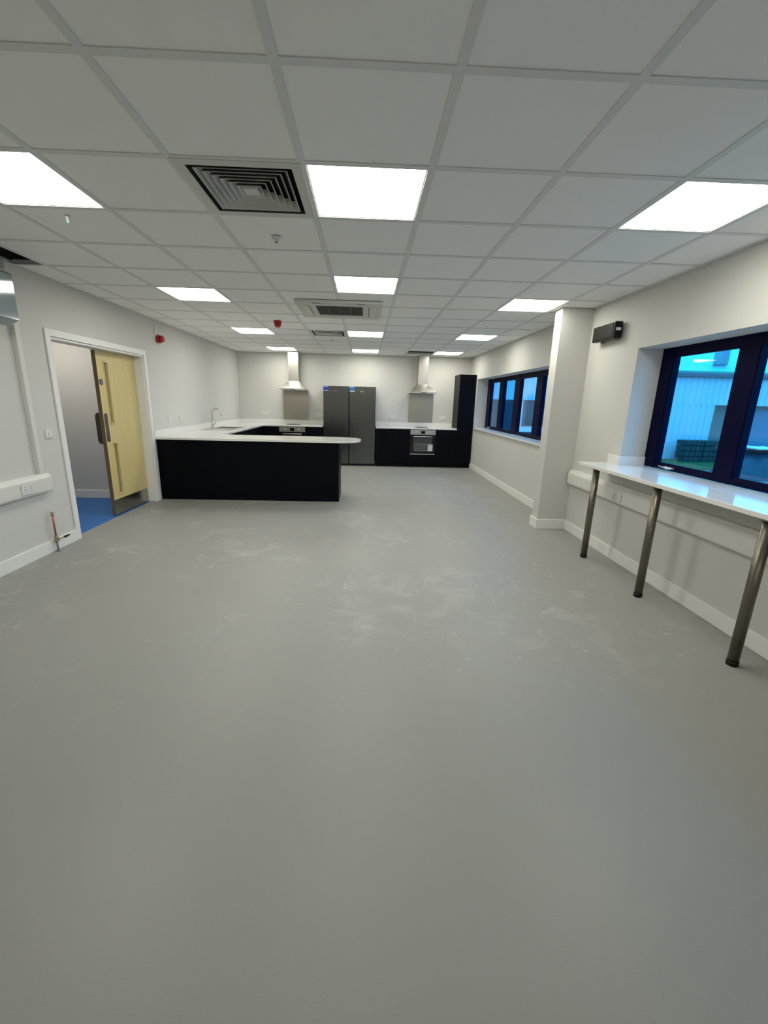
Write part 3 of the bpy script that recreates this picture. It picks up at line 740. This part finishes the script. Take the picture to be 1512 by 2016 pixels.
def fridge(x0, x1, label, n):
    t = thing('tall_fridge', label, 'fridge', ((x0 + x1) / 2, 8.5, 0)); yf = 8.28
    MB().box(x0 + .002, x1 - .002, yf + .06, 8.83, .02, 1.79).build('cabinet_body', M_fridgeside, t, .004)
    dr = MB().box(x0, x1, yf, yf + .055, .05, 1.795).build('door', M_fridge, t, .006)
    MB().box(x0 + .01, x1 - .01, yf + .03, yf + .05, 0, .045).build('plinth_grille', M_black, t)
    hx_ = x1 - .028 if n == 0 else x0 + .028
    MB().box(hx_ - .012, hx_ + .012, yf - .004, yf + .0, .98, 1.25).build('recessed_handle', M_fridge, dr, .003)
    st = MB().box(x0 + .004, x0 + .118, yf - .0012, yf - .0002, 1.682, 1.793).build('sticker', M_blue if n == 0 else mat('sticker_mid_blue', (.04, .19, .55), .35), dr)
    MB().box(x0 + .004, x0 + .118, yf - .0020, yf - .0013, 1.682, 1.698).build('sticker_band', M_paper, dr)
    MB().box(x0 + .004, x0 + .118, yf - .0020, yf - .0013, 1.772, 1.793).build('sticker_band', M_lblue, dr)
    text('logo', 'beko', ((x0 + x1) / 2 - .015, yf - .0016, 1.688), .040, M_silver, dr, '-Y')
    return t
fridge(-.038, .535, 'tall dark steel fridge, the left of two, with dark blue sticker', 0)
fridge(.552, 1.150, 'tall dark steel fridge, the right of two, with lighter blue sticker', 1)
tag(MB().box(.93, 1.215, 8.285, 8.36, 1.7955, 1.810).build('white_strip', M_trim, None, .002), 'thin white strip lying on top of the right fridge', 'strip')

def sink():
    x0, x1, y0, y1 = -2.02, -1.52, 6.12, 7.14; z = WZ1
    t = thing('kitchen_sink', 'stainless steel inset sink with drainer in the left worktop', 'sink', ((x0 + x1) / 2, (y0 + y1) / 2, z))
    bx0, bx1, by0, by1 = -1.93, -1.58, 6.62, 7.05
    m = MB().box(x0, x1, y0, by0, z + .0005, z + .006).box(x0, x1, by1, y1, z + .0005, z + .006).box(x0, bx0, by0, by1, z + .0005, z + .006).box(bx1, x1, by0, by1, z + .0005, z + .006)
    sk = m.build('sink_deck', M_steel, t, .001)
    b = MB(); e = .004
    for q in ((bx0 - e, bx0, by0, by1), (bx1, bx1 + e, by0, by1), (bx0 - e, bx1 + e, by0 - e, by0), (bx0 - e, bx1 + e, by1, by1 + e)): b.box(*q, z - .17, z)
    b.box(bx0 - e, bx1 + e, by0 - e, by1 + e, z - .175, z - .17)
    b.build('bowl', M_steel, t)
    MB().cyl((-1.755, 6.83, z - .17), (-1.755, 6.83, z - .166), .04).build('waste', M_silver, t)
    d = MB()
    for k in range(8): xx = -1.90 + k * .045; d.cyl((xx, 6.18, z + .0062), (xx, 6.57, z + .0062), .004, n=8)
    d.build('drainer_ribs', M_steel, t)
sink()
def tap():
    x, y, z = -1.955, 6.55, WZ1 + .0065
    t = thing('kitchen_tap', 'tall curved steel mixer tap standing at the sink', 'tap', (x, y, z))
    MB().cyl((x, y, z), (x, y, z + .012), .028).cyl((x, y, z + .012), (x, y, z + .125), .021).build('body', M_steel, t)
    pts = [(x, y, z + .12), (x, y, z + .20), (x, y, z + .27)]
    for k in range(1, 15):
        a = PI - k * (PI * 1.06) / 14; pts.append((x + .09 + .09 * math.cos(a), y - .01, z + .27 + .085 * math.sin(a)))
    pts.append((x + .178, y - .01, z + .225))
    MB().tube(pts, .0115, 14).build('spout', M_steel, t)
    MB().cyl((x + .018, y, z + .075), (x + .045, y, z + .075), .013).tube([(x + .04, y, z + .075), (x + .06, y - .02, z + .10), (x + .075, y - .03, z + .13)], .006, 10).build('lever', M_steel, t)
tap()

# ------------------------------------------------------------------ breakfast bar
def bar():
    y0, y1 = -.85, 2.60; z0, z1 = .905, .935
    t = thing('breakfast_bar', 'white quartz breakfast bar on steel legs under the near window', 'worktop', (3.27, .9, 0))
    m = MB().box(3.105, XR - .0005, y0, y1, z0, z1).box(XR - .0005, XR + .239, W2[0] + .001, W2[1] - .001, z0, z1)
    m.build('bar_top', M_top, t, .002)
    MB().box(XR - .02, XR - .0006, W2[1] + .0, y1, z1, z1 + .085).build('upstand', M_top, t, .002)
    MB().box(XR - .02, XR + .239, W2[1] - .02, W2[1] - .001, z1, z1 + .085).build('upstand', M_top, t, .002)
    for yy in (2.325, 1.425, .50, -.42):
        x = 3.155 - (2.325 - yy) * .008
        lg = MB().cyl((x, yy, .03), (x, yy, z0), .030, n=32).build('leg', M_leg, t)
        MB().cyl((x, yy, 0), (x, yy, .029), .032, n=32).build('foot', M_black, lg)
        MB().cyl((x, yy, z0 - .006), (x, yy, z0 - .0005), .045, n=28).build('leg_plate', M_leg, lg)
bar()

# black wall unit right of the pier
def wall_unit():
    y0, y1, z0, z1 = 2.69, 3.11, 2.142, 2.290
    t = thing('infrared_heater', 'black oblong wall unit with small white label high on the wall beside the pier', 'wall unit', (XR, 2.9, z0))
    MB().box(XR - .092, XR - .028, y0 + .012, y1, z0, z1).build('housing', M_black, t, .006)
    MB().box(XR - .096, XR - .0922, y0 + .035, y1 - .015, z0 + .012, z1 - .012).build('front_screen', M_heat, t, .002)
    ec = MB().box(XR - .096, XR - .02, y0, y0 + .0115, z0 - .002, z1 + .002).build('end_cap', M_black, t, .004)
    MB().box(XR - .085, XR - .035, y0 - .0015, y0 - .0002, z0 + .068, z0 + .092).build('label_plate', M_paper, ec)
    MB().box(XR - .028, XR - .001, y0 + .06, y0 + .10, z0 - .012, z1 - .03).box(XR - .028, XR - .001, y1 - .10, y1 - .06, z0 - .012, z1 - .03).build('bracket', M_pipe_g, t)
wall_unit()
